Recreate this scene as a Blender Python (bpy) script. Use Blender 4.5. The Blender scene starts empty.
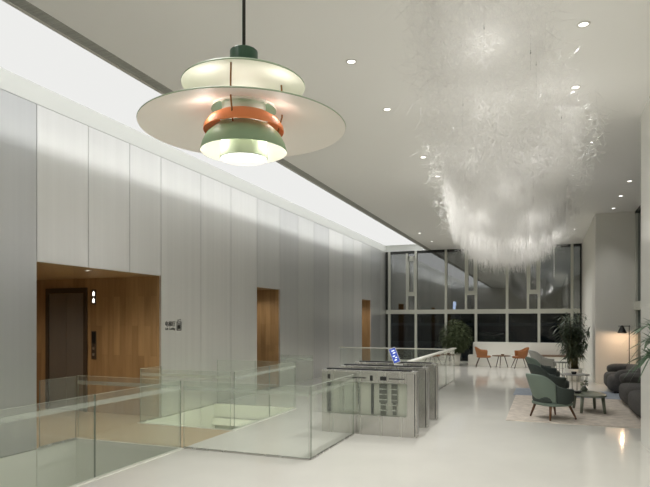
import bpy, bmesh, math, random
from mathutils import Vector, Matrix, Euler
import numpy as np

R = math.radians
PI = math.pi
rng = random.Random(7)
sc = bpy.context.scene
col = sc.collection

# ------------------------------------------------------------------ materials
def lin(c):
    return c / 12.92 if c <= 0.04045 else ((c + 0.055) / 1.055) ** 2.4
def rgb(r, g, b):
    return (lin(r / 255), lin(g / 255), lin(b / 255), 1)
def new_mat(name):
    m = bpy.data.materials.new(name)
    m.use_nodes = True
    nt = m.node_tree
    for n in list(nt.nodes):
        nt.nodes.remove(n)
    return m, nt, nt.nodes.new('ShaderNodeOutputMaterial')
def pbr(name, c, rough=0.5, metal=0.0, spec=0.5, var=0.0, vscale=(8, 8, 8), bump=0.0, bscale=60, emit=None, estr=0, trans=0.0, coat=0.0):
    m, nt, out = new_mat(name)
    b = nt.nodes.new('ShaderNodeBsdfPrincipled')
    b.inputs['Base Color'].default_value = c
    b.inputs['Roughness'].default_value = rough
    b.inputs['Metallic'].default_value = metal
    b.inputs['Specular IOR Level'].default_value = spec
    b.inputs['Coat Weight'].default_value = coat
    if emit:
        b.inputs['Emission Color'].default_value = emit
        b.inputs['Emission Strength'].default_value = estr
    nt.links.new(b.outputs[0], out.inputs[0])
    tc = nt.nodes.new('ShaderNodeTexCoord')
    if var > 0:
        mp = nt.nodes.new('ShaderNodeMapping')
        mp.inputs['Scale'].default_value = vscale
        nt.links.new(tc.outputs['Object'], mp.inputs[0])
        nz = nt.nodes.new('ShaderNodeTexNoise')
        nz.inputs['Scale'].default_value = 1.0
        nz.inputs['Detail'].default_value = 4
        nt.links.new(mp.outputs[0], nz.inputs['Vector'])
        cr = nt.nodes.new('ShaderNodeValToRGB')
        cr.color_ramp.elements[0].position = 0.3
        cr.color_ramp.elements[1].position = 0.7
        cr.color_ramp.elements[0].color = tuple(x * (1 - var) for x in c[:3]) + (1,)
        cr.color_ramp.elements[1].color = tuple(min(1, x * (1 + var)) for x in c[:3]) + (1,)
        nt.links.new(nz.outputs[0], cr.inputs[0])
        nt.links.new(cr.outputs[0], b.inputs['Base Color'])
    if bump > 0:
        nb = nt.nodes.new('ShaderNodeTexNoise')
        nb.inputs['Scale'].default_value = bscale
        nt.links.new(tc.outputs['Object'], nb.inputs['Vector'])
        bp = nt.nodes.new('ShaderNodeBump')
        bp.inputs['Strength'].default_value = bump
        bp.inputs['Distance'].default_value = 0.01
        nt.links.new(nb.outputs[0], bp.inputs['Height'])
        nt.links.new(bp.outputs[0], b.inputs['Normal'])
    return m
def glassy(name, tint, refl, veil=0.0, veilcol=(0.8, 0.85, 0.8, 1), fres=True, rough=0.0):
    """thin sheet glass: see-through, tinted, mirror-like by Fresnel, faint haze"""
    m, nt, out = new_mat(name)
    tr = nt.nodes.new('ShaderNodeBsdfTransparent')
    tr.inputs[0].default_value = tint
    gl = nt.nodes.new('ShaderNodeBsdfGlossy')
    gl.inputs['Color'].default_value = (1, 1, 1, 1)
    gl.inputs['Roughness'].default_value = rough
    mx = nt.nodes.new('ShaderNodeMixShader')
    if fres:
        fr = nt.nodes.new('ShaderNodeFresnel')
        # same reflectance on both faces of the thin sheet
        ge = nt.nodes.new('ShaderNodeNewGeometry')
        mr = nt.nodes.new('ShaderNodeMapRange')
        mr.inputs['To Min'].default_value = refl
        mr.inputs['To Max'].default_value = 1.0 / refl
        nt.links.new(ge.outputs['Backfacing'], mr.inputs[0])
        nt.links.new(mr.outputs[0], fr.inputs[0])
        nt.links.new(fr.outputs[0], mx.inputs[0])
    else:
        mx.inputs[0].default_value = refl
    base = tr.outputs[0]
    if veil > 0:
        df = nt.nodes.new('ShaderNodeBsdfDiffuse')
        df.inputs[0].default_value = veilcol
        m2 = nt.nodes.new('ShaderNodeMixShader')
        m2.inputs[0].default_value = veil
        nt.links.new(tr.outputs[0], m2.inputs[1])
        nt.links.new(df.outputs[0], m2.inputs[2])
        base = m2.outputs[0]
    nt.links.new(base, mx.inputs[1])
    nt.links.new(gl.outputs[0], mx.inputs[2])
    nt.links.new(mx.outputs[0], out.inputs[0])
    return m
def emis(name, c, s):
    m, nt, out = new_mat(name)
    e = nt.nodes.new('ShaderNodeEmission')
    e.inputs[0].default_value = c
    e.inputs[1].default_value = s
    nt.links.new(e.outputs[0], out.inputs[0])
    return m
def brushed(name, c, rough=0.34, metal=0.72):
    m, nt, out = new_mat(name)
    b = nt.nodes.new('ShaderNodeBsdfPrincipled')
    b.inputs['Metallic'].default_value = metal
    nt.links.new(b.outputs[0], out.inputs[0])
    tc = nt.nodes.new('ShaderNodeTexCoord')
    mp = nt.nodes.new('ShaderNodeMapping')
    mp.inputs['Scale'].default_value = (9, 9, 0.12)
    nt.links.new(tc.outputs['Object'], mp.inputs[0])
    nz = nt.nodes.new('ShaderNodeTexNoise')
    nz.inputs['Scale'].default_value = 1.0
    nz.inputs['Detail'].default_value = 5
    nt.links.new(mp.outputs[0], nz.inputs['Vector'])
    cr = nt.nodes.new('ShaderNodeValToRGB')
    cr.color_ramp.elements[0].position = 0.3
    cr.color_ramp.elements[1].position = 0.7
    cr.color_ramp.elements[0].color = tuple(x * 0.97 for x in c[:3]) + (1,)
    cr.color_ramp.elements[1].color = tuple(min(1, x * 1.03) for x in c[:3]) + (1,)
    nt.links.new(nz.outputs[0], cr.inputs[0])
    nt.links.new(cr.outputs[0], b.inputs['Base Color'])
    mr = nt.nodes.new('ShaderNodeMapRange')
    mr.inputs['To Min'].default_value = rough - 0.05
    mr.inputs['To Max'].default_value = rough + 0.06
    nt.links.new(nz.outputs[0], mr.inputs[0])
    nt.links.new(mr.outputs[0], b.inputs['Roughness'])
    return m
def wood(name, c1, c2, scale=(6, 6, 0.6), plank=0.14, axis='X', rough=0.45):
    m, nt, out = new_mat(name)
    b = nt.nodes.new('ShaderNodeBsdfPrincipled')
    b.inputs['Roughness'].default_value = rough
    nt.links.new(b.outputs[0], out.inputs[0])
    tc = nt.nodes.new('ShaderNodeTexCoord')
    mp = nt.nodes.new('ShaderNodeMapping')
    mp.inputs['Scale'].default_value = scale
    nt.links.new(tc.outputs['Object'], mp.inputs[0])
    nz = nt.nodes.new('ShaderNodeTexNoise')
    nz.inputs['Scale'].default_value = 2.2
    nz.inputs['Detail'].default_value = 6
    nt.links.new(mp.outputs[0], nz.inputs['Vector'])
    # planks: a brick pattern of staggered boards standing upright
    sp = nt.nodes.new('ShaderNodeSeparateXYZ')
    nt.links.new(tc.outputs['Object'], sp.inputs[0])
    ad = nt.nodes.new('ShaderNodeMath'); ad.operation = 'ADD'
    nt.links.new(sp.outputs[0], ad.inputs[0]); nt.links.new(sp.outputs[1], ad.inputs[1])
    cb = nt.nodes.new('ShaderNodeCombineXYZ')
    nt.links.new(sp.outputs[2], cb.inputs[0]); nt.links.new(ad.outputs[0], cb.inputs[1])
    br = nt.nodes.new('ShaderNodeTexBrick')
    br.inputs['Color1'].default_value = (0.3, 0.3, 0.3, 1)
    br.inputs['Color2'].default_value = (0.75, 0.75, 0.75, 1)
    br.inputs['Mortar'].default_value = (0.3, 0.3, 0.3, 1)
    br.inputs['Scale'].default_value = 1.0
    br.inputs['Mortar Size'].default_value = 0.002
    br.inputs['Brick Width'].default_value = 1.1
    br.inputs['Row Height'].default_value = plank
    nt.links.new(cb.outputs[0], br.inputs['Vector'])
    mix = nt.nodes.new('ShaderNodeMath'); mix.operation = 'MULTIPLY_ADD'
    mix.inputs[1].default_value = 0.55
    nt.links.new(br.outputs[0], mix.inputs[0])
    sc2 = nt.nodes.new('ShaderNodeMath'); sc2.operation = 'MULTIPLY'; sc2.inputs[1].default_value = 0.45
    nt.links.new(nz.outputs[0], sc2.inputs[0]); nt.links.new(sc2.outputs[0], mix.inputs[2])
    cr = nt.nodes.new('ShaderNodeValToRGB')
    cr.color_ramp.elements[0].position = 0.3
    cr.color_ramp.elements[1].position = 0.7
    cr.color_ramp.elements[0].color = c1
    cr.color_ramp.elements[1].color = c2
    nt.links.new(mix.outputs[0], cr.inputs[0])
    nt.links.new(cr.outputs[0], b.inputs['Base Color'])
    return m

M = {}
M['floor'] = pbr('polished_floor', rgb(226, 224, 216), 0.075, var=0.03, vscale=(1.2, 1.2, 1.2), spec=0.5)
M['plaster'] = pbr('white_plaster', rgb(234, 232, 224), 0.7)
M['ceil'] = pbr('ceiling_paint', rgb(246, 245, 241), 0.75)
M['cove'] = pbr('cove_white', rgb(240, 242, 238), 0.8)
M['gloss_wall'] = pbr('lacquered_white', rgb(243, 242, 236), 0.2)
M['metal_a'] = brushed('brushed_panel_a', (0.74, 0.745, 0.73, 1))
M['metal_b'] = brushed('brushed_panel_b', (0.82, 0.82, 0.80, 1))
M['metal_c'] = brushed('brushed_panel_c', (0.68, 0.685, 0.68, 1))
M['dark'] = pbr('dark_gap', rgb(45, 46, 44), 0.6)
M['slot'] = pbr('diffuser_slot', rgb(160, 160, 154), 0.5, var=0.2, vscale=(3, 60, 60))
M['trim_light'] = pbr('trim_light', rgb(205, 204, 198), 0.4)
M['metal_d'] = brushed('brushed_panel_d', (0.62, 0.63, 0.63, 1))
M['wood'] = wood('oak_boards', rgb(140, 110, 74), rgb(182, 150, 108))
M['wood_soffit'] = wood('oak_soffit', rgb(160, 132, 96), rgb(184, 156, 116), plank=0.2)
M['stone'] = pbr('beige_stone', rgb(196, 176, 142), 0.18, var=0.06, vscale=(2, 5, 2))
M['steel_dark'] = brushed('elevator_steel', (0.32, 0.31, 0.295, 1), 0.32, 0.7)
M['bronze'] = pbr('dark_frame', rgb(92, 82, 70), 0.35, 0.5)
M['black'] = pbr('black_plastic', rgb(22, 22, 22), 0.4)
M['steel'] = brushed('satin_steel', (0.64, 0.63, 0.60, 1), 0.26, 0.9)
M['glass'] = glassy('balustrade_glass', (0.965, 0.982, 0.965, 1), 1.38, 0.05, (0.82, 0.86, 0.79, 1))  # diffuse veil paints the milky reflection into the glass
M['glass_edge'] = pbr('glass_edge', rgb(214, 224, 206), 0.3)
M['glass_end'] = pbr('glass_end', rgb(140, 150, 134), 0.3)
M['frost'] = glassy('frosted_strip', (0.95, 0.97, 0.95, 1), 1.35, 0.22, (0.78, 0.82, 0.74, 1))
M['white_trim'] = pbr('white_floor_trim', rgb(240, 240, 230), 0.4)
M['slab'] = pbr('slab_face', rgb(234, 236, 224), 0.5)
M['win'] = glassy('window_glass', (0.62, 0.66, 0.66, 1), 0.23, 0.0, fres=False, rough=0.004)
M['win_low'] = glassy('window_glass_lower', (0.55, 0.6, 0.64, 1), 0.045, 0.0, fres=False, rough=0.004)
M['winframe'] = pbr('window_frame', rgb(206, 207, 196), 0.35)
M['windark'] = pbr('window_head', rgb(40, 42, 38), 0.5)
M['ground'] = pbr('asphalt', rgb(48, 50, 55), 0.8)
M['navy'] = pbr('navy_cladding', rgb(34, 40, 56), 0.7)
M['hill'] = pbr('hill_green', rgb(40, 46, 38), 0.9, var=0.4, vscale=(0.6, 0.6, 0.6))
M['chair_light'] = pbr('sage_fabric', rgb(118, 132, 121), 0.85, bump=0.15, bscale=180)
M['chair_dark'] = pbr('dark_green_fabric', rgb(64, 73, 69), 0.85, bump=0.15, bscale=180)
M['chair_grey'] = pbr('grey_fabric', rgb(158, 157, 152), 0.85, bump=0.15, bscale=180)
M['walnut'] = pbr('walnut', rgb(104, 70, 42), 0.4, var=0.2, vscale=(30, 30, 4))
M['tan'] = pbr('tan_leather', rgb(154, 98, 54), 0.45, var=0.1, vscale=(5, 5, 5))
M['tanleg'] = pbr('dark_leg', rgb(70, 50, 38), 0.4)
M['brown'] = pbr('brown_wood', rgb(112, 86, 62), 0.4)
M['sofa'] = pbr('charcoal_boucle', rgb(86, 84, 82), 0.95, bump=0.5, bscale=90, var=0.12, vscale=(20, 20, 20))
M['table'] = pbr('green_stone_table', rgb(112, 118, 104), 0.3, var=0.12, vscale=(6, 6, 6))
M['wire'] = pbr('wire_grey', rgb(120, 120, 112), 0.35, 0.6)
M['white'] = pbr('white_ceramic', rgb(226, 224, 215), 0.3)
M['soil'] = pbr('soil', rgb(58, 46, 36), 0.95)
M['leaf_a'] = pbr('ficus_leaf', rgb(88, 98, 68), 0.5, var=0.35, vscale=(9, 9, 9))
M['leaf_b'] = pbr('bamboo_leaf', rgb(80, 94, 74), 0.5, var=0.35, vscale=(9, 9, 9))
M['leaf_c'] = pbr('palm_leaf', rgb(70, 98, 68), 0.45, var=0.25, vscale=(9, 9, 9))
M['stem'] = pbr('plant_stem', rgb(96, 92, 62), 0.7)
M['rug'] = pbr('beige_rug', rgb(206, 196, 184), 0.95, var=0.22, vscale=(7, 12, 7), bump=0.3, bscale=120)
M['rug2'] = pbr('blue_grey_rug', rgb(150, 158, 168), 0.95, var=0.1, vscale=(6, 6, 6))
M['blue'] = emis('blue_screen', rgb(58, 74, 140), 0.9)
M['screenwhite'] = emis('screen_white', rgb(220, 225, 240), 0.9)
M['spot_lens'] = emis('spot_lens', (1, 0.97, 0.92, 1), 2)
M['spot_ring'] = pbr('spot_ring', rgb(225, 223, 215), 0.4)
M['led'] = emis('led_strip', (1.0, 1.0, 0.975, 1), 8.5)
M['ph_white'] = pbr('shade_inner_white', rgb(238, 234, 226), 0.55)
M['ph_green'] = pbr('shade_mint', rgb(176, 192, 164), 0.45)
M['ph_dome'] = pbr('dome_green', rgb(160, 192, 158), 0.42)
M['ph_cap'] = pbr('cap_green', rgb(44, 84, 58), 0.4)
M['ph_orange'] = pbr('orange_shade', rgb(248, 152, 96), 0.45)
M['ph_brass'] = pbr('brass_strut', rgb(150, 104, 60), 0.35, 0.6)
M['ph_bulb'] = emis('bulb_glow', (1, 0.97, 0.92, 1), 1.3)
M['cord'] = pbr('cord', rgb(60, 58, 54), 0.5)
M['strand'] = None
def strand_mat():
    m, nt, out = new_mat('glass_strand')
    d = nt.nodes.new('ShaderNodeBsdfDiffuse'); d.inputs[0].default_value = (0.97, 0.962, 0.94, 1)
    t = nt.nodes.new('ShaderNodeBsdfTranslucent'); t.inputs[0].default_value = (0.97, 0.962, 0.94, 1)
    g = nt.nodes.new('ShaderNodeBsdfGlossy'); g.inputs['Roughness'].default_value = 0.2
    a = nt.nodes.new('ShaderNodeMixShader'); a.inputs[0].default_value = 0.5
    b = nt.nodes.new('ShaderNodeMixShader'); b.inputs[0].default_value = 0.12
    nt.links.new(d.outputs[0], a.inputs[1]); nt.links.new(t.outputs[0], a.inputs[2])
    nt.links.new(a.outputs[0], b.inputs[1]); nt.links.new(g.outputs[0], b.inputs[2])
    nt.links.new(b.outputs[0], out.inputs[0])
    return m
M['strand'] = strand_mat()

# ------------------------------------------------------------------ mesh helpers
def BM():
    return bmesh.new()
def box(bm, x0, x1, y0, y1, z0, z1, mi=0, bev=0.0):
    vs = [bm.verts.new((x, y, z)) for z in (z0, z1) for y in (y0, y1) for x in (x0, x1)]
    F = [(0, 2, 3, 1), (4, 5, 7, 6), (0, 1, 5, 4), (2, 6, 7, 3), (0, 4, 6, 2), (1, 3, 7, 5)]
    fs = []
    for f in F:
        fc = bm.faces.new([vs[i] for i in f]); fc.material_index = mi; fs.append(fc)
    if bev > 0:
        es = list({e for f in fs for e in f.edges})
        r = bmesh.ops.bevel(bm, geom=es, offset=bev, segments=2, affect='EDGES', profile=0.6)
        for f in r['faces']:
            f.material_index = mi
    return fs
def tube(bm, pts, rad, n=8, cap=True, mi=0):
    pts = [Vector(p) for p in pts]
    rr = rad if isinstance(rad, (list, tuple)) else [rad] * len(pts)
    rings = []
    for i, p in enumerate(pts):
        d = (pts[min(i + 1, len(pts) - 1)] - pts[max(i - 1, 0)]).normalized()
        ref = Vector((0, 0, 1)) if abs(d.z) < 0.95 else Vector((1, 0, 0))
        a = d.cross(ref).normalized(); b = d.cross(a).normalized()
        rings.append([bm.verts.new(p + (a * math.cos(2 * PI * k / n) + b * math.sin(2 * PI * k / n)) * rr[i]) for k in range(n)])
    for i in range(len(rings) - 1):
        for k in range(n):
            f = bm.faces.new((rings[i][k], rings[i][(k + 1) % n], rings[i + 1][(k + 1) % n], rings[i + 1][k])); f.smooth = True; f.material_index = mi
    if cap:
        bm.faces.new(rings[0]).material_index = mi
        bm.faces.new(rings[-1][::-1]).material_index = mi
def lathe(bm, prof, n=48, cx=0, cy=0, cz=0, mi=0, closed=False):
    rings = []
    for r, z in prof:
        if r < 1e-6:
            rings.append([bm.verts.new((cx, cy, cz + z))])
        else:
            rings.append([bm.verts.new((cx + r * math.cos(2 * PI * k / n), cy + r * math.sin(2 * PI * k / n), cz + z)) for k in range(n)])
    m = len(rings)
    for i in range(m if closed else m - 1):
        A, B = rings[i], rings[(i + 1) % m]
        for k in range(n):
            k2 = (k + 1) % n
            if len(A) == 1 and len(B) == 1: continue
            if len(A) == 1: f = bm.faces.new((A[0], B[k2], B[k]))
            elif len(B) == 1: f = bm.faces.new((A[k], A[k2], B[0]))
            else: f = bm.faces.new((A[k], A[k2], B[k2], B[k]))
            f.smooth = True; f.material_index = mi
def sheet_lathe(bm, prof, t=0.002, n=64, mi_out=0, mi_in=1):
    """thin spun-metal shade: outer profile and an inner copy t lower, closed at both rims"""
    lathe(bm, prof, n, mi=mi_out)
    lathe(bm, [(max(r - t * 0.4, 0.0), z - t) for r, z in prof], n, mi=mi_in)
    for (r, z) in (prof[0], prof[-1]):
        if r > 1e-5:
            lathe(bm, [(r, z), (max(r - t * 0.4, 0), z - t)], n, mi=mi_out)
def sblob(bm, c, s, e1=0.5, e2=0.5, nu=28, nv=16, mi=0):
    """superellipsoid cushion"""
    def sp(v, e): return math.copysign(abs(v) ** e, v)
    rows = []
    for j in range(nv + 1):
        v = -PI / 2 + PI * j / nv
        if j in (0, nv):
            rows.append([bm.verts.new((c[0], c[1], c[2] + s[2] * (1 if j else -1)))]); continue
        rows.append([bm.verts.new((c[0] + s[0] * sp(math.cos(v), e1) * sp(math.cos(2 * PI * i / nu), e2),
                                   c[1] + s[1] * sp(math.cos(v), e1) * sp(math.sin(2 * PI * i / nu), e2),
                                   c[2] + s[2] * sp(math.sin(v), e1))) for i in range(nu)])
    for j in range(nv):
        A, B = rows[j], rows[j + 1]
        for i in range(nu):
            i2 = (i + 1) % nu
            if len(A) == 1: f = bm.faces.new((A[0], B[i2], B[i]))
            elif len(B) == 1: f = bm.faces.new((A[i], A[i2], B[0]))
            else: f = bm.faces.new((A[i], A[i2], B[i2], B[i]))
            f.smooth = True; f.material_index = mi
def prism(bm, poly, y0, y1, mi=0):
    """poly in (x, z), extruded along y"""
    a = [bm.verts.new((x, y0, z)) for x, z in poly]; b = [bm.verts.new((x, y1, z)) for x, z in poly]
    bm.faces.new(a).material_index = mi; bm.faces.new(b[::-1]).material_index = mi
    n = len(poly)
    for i in range(n):
        bm.faces.new((a[i], b[i], b[(i + 1) % n], a[(i + 1) % n])).material_index = mi
def obj(name, bm, mats, parent=None, loc=(0, 0, 0), rotz=0, rot=None, norm=True):
    if norm:
        bmesh.ops.recalc_face_normals(bm, faces=bm.faces[:])
    me = bpy.data.meshes.new(name)
    bm.to_mesh(me); bm.free()
    for m in (mats if isinstance(mats, (list, tuple)) else [mats]):
        me.materials.append(m)
    o = bpy.data.objects.new(name, me)
    col.objects.link(o)
    o.location = loc
    o.rotation_euler = rot if rot else (0, 0, rotz)
    if parent: o.parent = parent
    return o
def tag(o, label, cat, group=None, kind=None):
    o['label'] = label; o['category'] = cat
    if group: o['group'] = group
    if kind: o['kind'] = kind
    return o
def thing(name, label, cat, loc=(0, 0, 0), rotz=0, group=None):
    o = bpy.data.objects.new(name, None); col.objects.link(o)
    o.empty_display_size = 0.1
    o.location = loc; o.rotation_euler = (0, 0, rotz)
    return tag(o, label, cat, group)
def struct(name, bm, mats, parent=None, **k):
    o = obj(name, bm, mats, parent, **k)
    if parent is None: o['kind'] = 'structure'
    return o
def copy_tree(o, parent=None):
    c = o.copy(); col.objects.link(c)
    if parent: c.parent = parent
    for ch in [x for x in bpy.data.objects if x.parent == o]:
        copy_tree(ch, c)
    return c

# ------------------------------------------------------------------ dimensions
H = 4.72            # ceiling
XW = -6.5           # metal wall face
XE = -4.65          # slab edge over the stair void
YW = 24.05          # window wall
YB = -6.0           # back wall
XR = 1.28           # right wall face
XS = 2.26           # alcove glazing plane
LOW = -3.5

# ------------------------------------------------------------------ floor
bm = BM()
box(bm, XE, XR + 0.2, YB, YW + 0.3, -0.26, 0)                       # hall floor
box(bm, XR + 0.2, XS + 0.4, 9.1, YW + 0.3, -0.26, 0)                # alcove
box(bm, XW - 0.3, XE, 10.35, YW + 0.3, -0.26, 0, 1)                 # far crossing
box(bm, XW - 4.5, XE, 6.55, 7.93, -0.26, 0, 2)                      # crossing to the lifts
box(bm, XW - 4.5, XW, 5.85, 6.55, -0.26, 0, 2)
box(bm, XW - 4.5, XW, 7.93, 8.55, -0.26, 0, 2)
box(bm, XW - 3.0, XW, 12.23, 13.5, -0.26, 0, 2)
box(bm, XW - 3.0, XW, 20.64, 21.83, -0.26, 0, 2)
struct('floor', bm, [M['floor'], M['floor'], M['stone']])
bm = BM()
box(bm, XW - 0.2, XE + 2, YB, 26, LOW - 0.2, LOW)
struct('floor_lower', bm, M['plaster'])
bm = BM()
t = 0.035
box(bm, XE - 0.03, XE + 0.045, YB, 6.55, -0.27, 0.008)
box(bm, XE - 0.03, XE + 0.045, 7.93, 10.35, -0.27, 0.008)
struct('trim_1', bm, M['white_trim'])
bm = BM()
box(bm, XW, XE, 6.54, 6.575, -0.06, 0.006)
box(bm, XW, XE, 7.905, 7.94, -0.06, 0.006)
box(bm, XW, XE, 10.335, 10.37, -0.03, 0.006)
struct('trim_2', bm, M['white_trim'])
bm = BM()
box(bm, XW, XE, 6.548, 6.60, LOW, -0.06)
box(bm, XW, XE, 10.33, 10.345, -0.27, -0.03)
box(bm, XE, XE + 0.05, YB, 10.35, LOW, -0.27)
box(bm, XW, XW + 0.01, 5.85, 6.54, -0.27, -0.004)
box(bm, XW, XW + 0.01, 7.945, 8.55, -0.27, -0.004)
struct('trim_3', bm, M['slab'])
bm = BM()
box(bm, XW, XE, 10.25, 10.36, -0.42, -0.28)
struct('trim_4', bm, M['white_trim'])
bm = BM()
box(bm, XW, XE + 0.05, 10.36, 10.5, LOW, -0.3)
struct('wall_void', bm, pbr('void_wall', rgb(150, 152, 140), 0.6))

# ------------------------------------------------------------------ ceiling
bm = BM()
box(bm, -4.655, XS + 0.6, YB, YW + 0.3, H, H + 0.04)
struct('ceiling', bm, M['ceil'])
bm = BM()
box(bm, -4.65, -4.50, YB, YW, H - 0.006, H + 0.002)
box(bm, -4.60, -4.597, YB, YW, H - 0.009, H - 0.006, 0)
struct('trim_5', bm, M['slot'])
bm = BM()
box(bm, -4.69, -4.65, YB, YW, H - 0.012, H + 0.045)
struct('trim_6', bm, M['trim_light'])
# the lit recess above the metal wall
bm = BM()
box(bm, XW - 0.35, -4.15, YB, YW + 0.2, 5.02, 5.5)                  # recess top
box(bm, XW - 0.35, XW - 0.01, YB, YW + 0.2, H + 0.002, 5.45)        # recess back wall
box(bm, -4.2, -4.15, YB, YW + 0.2, H + 0.04, 5.45)
box(bm, XW - 0.35, -4.15, YW + 0.1, YW + 0.2, H, 5.5)
box(bm, XW - 0.35, -4.15, YB - 0.1, YB, H, 5.5)
struct('ceiling_cove', bm, M['cove'])
led = BM()
# slim aluminium profile with a light face tilted up and towards the metal wall
y0, y1 = YB + 0.1, YW - 0.05
sec = [(-4.455, H + 0.115), (-4.40, H + 0.165), (-4.385, H + 0.15), (-4.44, H + 0.10)]
a_ = [led.verts.new((x, y0, z)) for x, z in sec]; b_ = [led.verts.new((x, y1, z)) for x, z in sec]
for k in range(4):
    f = led.faces.new((a_[k], a_[(k + 1) % 4], b_[(k + 1) % 4], b_[k])); f.material_index = 0 if k == 0 else 1
led.faces.new(a_[::-1]).material_index = 1; led.faces.new(b_).material_index = 1
o = obj('cove_light_strip', led, [M['led'], M['trim_light']])
tag(o, 'long white light strip tucked in the ceiling recess above the metal wall', 'light strip')

p_ = thing('luminous_ceiling', 'white glowing stretch ceiling in the recess above the metal wall', 'light ceiling', (-5.62, 9.0, 5.012))  # emissive sheet added so the recess top reads evenly white
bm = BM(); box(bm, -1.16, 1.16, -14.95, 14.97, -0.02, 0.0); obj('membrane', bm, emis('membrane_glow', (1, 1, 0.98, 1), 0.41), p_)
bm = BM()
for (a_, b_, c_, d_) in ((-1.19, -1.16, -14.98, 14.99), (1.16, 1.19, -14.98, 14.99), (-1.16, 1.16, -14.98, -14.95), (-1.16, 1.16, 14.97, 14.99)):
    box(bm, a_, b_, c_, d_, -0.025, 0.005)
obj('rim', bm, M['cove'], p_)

# ------------------------------------------------------------------ metal wall
J = [YB, -4.8, -3.6, -2.4, -1.2, 0, 1.2, 2.4, 3.55, 4.7, 5.85, 6.79, 7.72, 8.55, 9.83, 11.01, 12.23, 13.5, 14.67, 15.85, 17.12, 18.47, 19.6, 20.64, 21.83, 23.2, YW]
openings = [(5.85, 8.55), (12.23, 13.5), (20.64, 21.83)]
bm = BM()
g = 0.005
for i in range(len(J) - 1):
    a, b = J[i] + g, J[i + 1] - g
    mi = (0, 1, 0, 2, 0, 2, 1)[i % 7]
    inside = any(o0 - 0.01 <= J[i] and J[i + 1] <= o1 + 0.01 for o0, o1 in openings)
    if a < 5.8: mi = 5
    elif a < 8.5: mi = 1
    elif a < 12.2: mi = 1
    elif a < 13.4: mi = 0
    box(bm, XW - 0.04, XW, a, b, 2.56 if inside else 0.0, H - 0.008, mi)
    box(bm, XW - 0.04, XW, a, b, LOW, -0.012 if not inside else -0.262, 4)
ya = YB
for o0, o1 in openings + [(YW + 0.2, YW + 0.2)]:                     # dark backing behind the joints
    box(bm, XW - 0.2, XW - 0.04, ya + 0.05, o0 - 0.05, -0.27, H, 3)
    if o1 < YW: box(bm, XW - 0.2, XW - 0.04, o0, o1, 2.6, H, 3)
    ya = o1
box(bm, XW - 0.2, XW - 0.04, YB, YW, LOW, -0.265, 3)
struct('wall_left', bm, [M['metal_a'], M['metal_b'], M['metal_c'], M['dark'], M['slab'], M['metal_d']])
# timber lined openings
def recess(n, y0, y1, deep):
    bm = BM()
    x0 = XW - deep
    box(bm, x0, XW - 0.041, y1, y1 + 0.04, 0, 2.6)
    box(bm, x0, XW - 0.041, y0 - 0.04, y0, 0, 2.6)
    box(bm, x0 - 0.04, x0, y0 - 0.04, y1 + 0.04, 0, 2.6)
    struct('wall_recess_%d' % n, bm, M['wood'])
    bm = BM()
    box(bm, x0, XW - 0.041, y0, y1, 2.555, 2.595)
    struct('ceiling_recess_%d' % n, bm, M['wood_soffit'])
recess(1, 5.85, 8.55, 4.4)
recess(2, 12.23, 13.5, 2.6)
recess(3, 20.64, 21.83, 2.6)

# elevator on the far side wall of the first recess
e = thing('elevator_door', 'dark steel double elevator door in the oak lined recess', 'elevator door', (-8.72, 8.55, 0))
bm = BM()
for (a, b, c, d) in ((-0.52, -0.44, 0, 2.38), (0.44, 0.52, 0, 2.38), (-0.44, 0.44, 2.28, 2.38)):
    box(bm, a, b, -0.03, 0.0, c, d)
obj('door_frame', bm, M['bronze'], e)
for s in (-1, 1):
    bm = BM()
    box(bm, min(0, s * 0.437) + 0.003, max(0, s * 0.437) - 0.003, -0.014, -0.002, 0.01, 2.275)
    obj('door_leaf', bm, M['steel_dark'], e)
e = thing('elevator_indicator', 'small lit floor indicator plate high beside the elevator door', 'indicator', (-8.04, 8.55, 2.2))
bm = BM(); box(bm, -0.05, 0.05, -0.015, 0, -0.14, 0.14); obj('plate', bm, M['bronze'], e)
for z in (0.065, -0.065):
    bm = BM(); prism(bm, [(-0.022, z - 0.045), (0.022, z - 0.045), (0.022, z + 0.02), (0, z + 0.045), (-0.022, z + 0.02)], -0.019, -0.015)
    obj('arrow_light', bm, emis('indicator_glow', (1, 0.95, 0.85, 1), 1.2), e)
e = thing('elevator_call_panel', 'tall dark call button panel on the oak wall beside the elevator', 'call panel', (-8.04, 8.55, 1.28))
bm = BM(); box(bm, -0.055, 0.055, -0.015, 0, -0.27, 0.27, bev=0.004); obj('plate', bm, M['bronze'], e)
bm = BM(); box(bm, -0.045, 0.045, -0.018, -0.014, 0.03, 0.25); obj('display', bm, M['black'], e)
for z in (-0.06, -0.18):
    bm = BM(); tube(bm, [(0, -0.014, z), (0, -0.022, z)], 0.028, 16); obj('button', bm, M['steel'], e)

# wall sign: three characters, a small line, a pictogram
def text_obj(name, s, size, loc, mat, parent, spacing=1.0):
    cu = bpy.data.curves.new(name, 'FONT')
    cu.body = s; cu.size = size; cu.extrude = 0.002; cu.align_x = 'LEFT'; cu.space_character = spacing; cu.resolution_u = 3
    cu.offset = size * 0.006
    to = bpy.data.objects.new('tmp', cu); col.objects.link(to)
    dg = bpy.context.evaluated_depsgraph_get()
    me = bpy.data.meshes.new_from_object(to.evaluated_get(dg))
    bpy.data.objects.remove(to)
    me.materials.clear(); me.materials.append(mat)
    o = bpy.data.objects.new(name, me); col.objects.link(o)
    o.parent = parent; o.location = loc
    o.rotation_euler = (R(90), 0, R(90))
    return o
s = thing('wall_sign', 'black lettered lift sign with pictogram on the metal wall', 'sign', (XW + 0.003, 8.66, 1.56))
text_obj('characters', '电梯厅', 0.105, (0, 0, 0.09), M['black'], s, 1.0)
text_obj('small_lettering', 'Lift', 0.066, (0, 0.01, 0.015), M['black'], s, 1.05)
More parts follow.
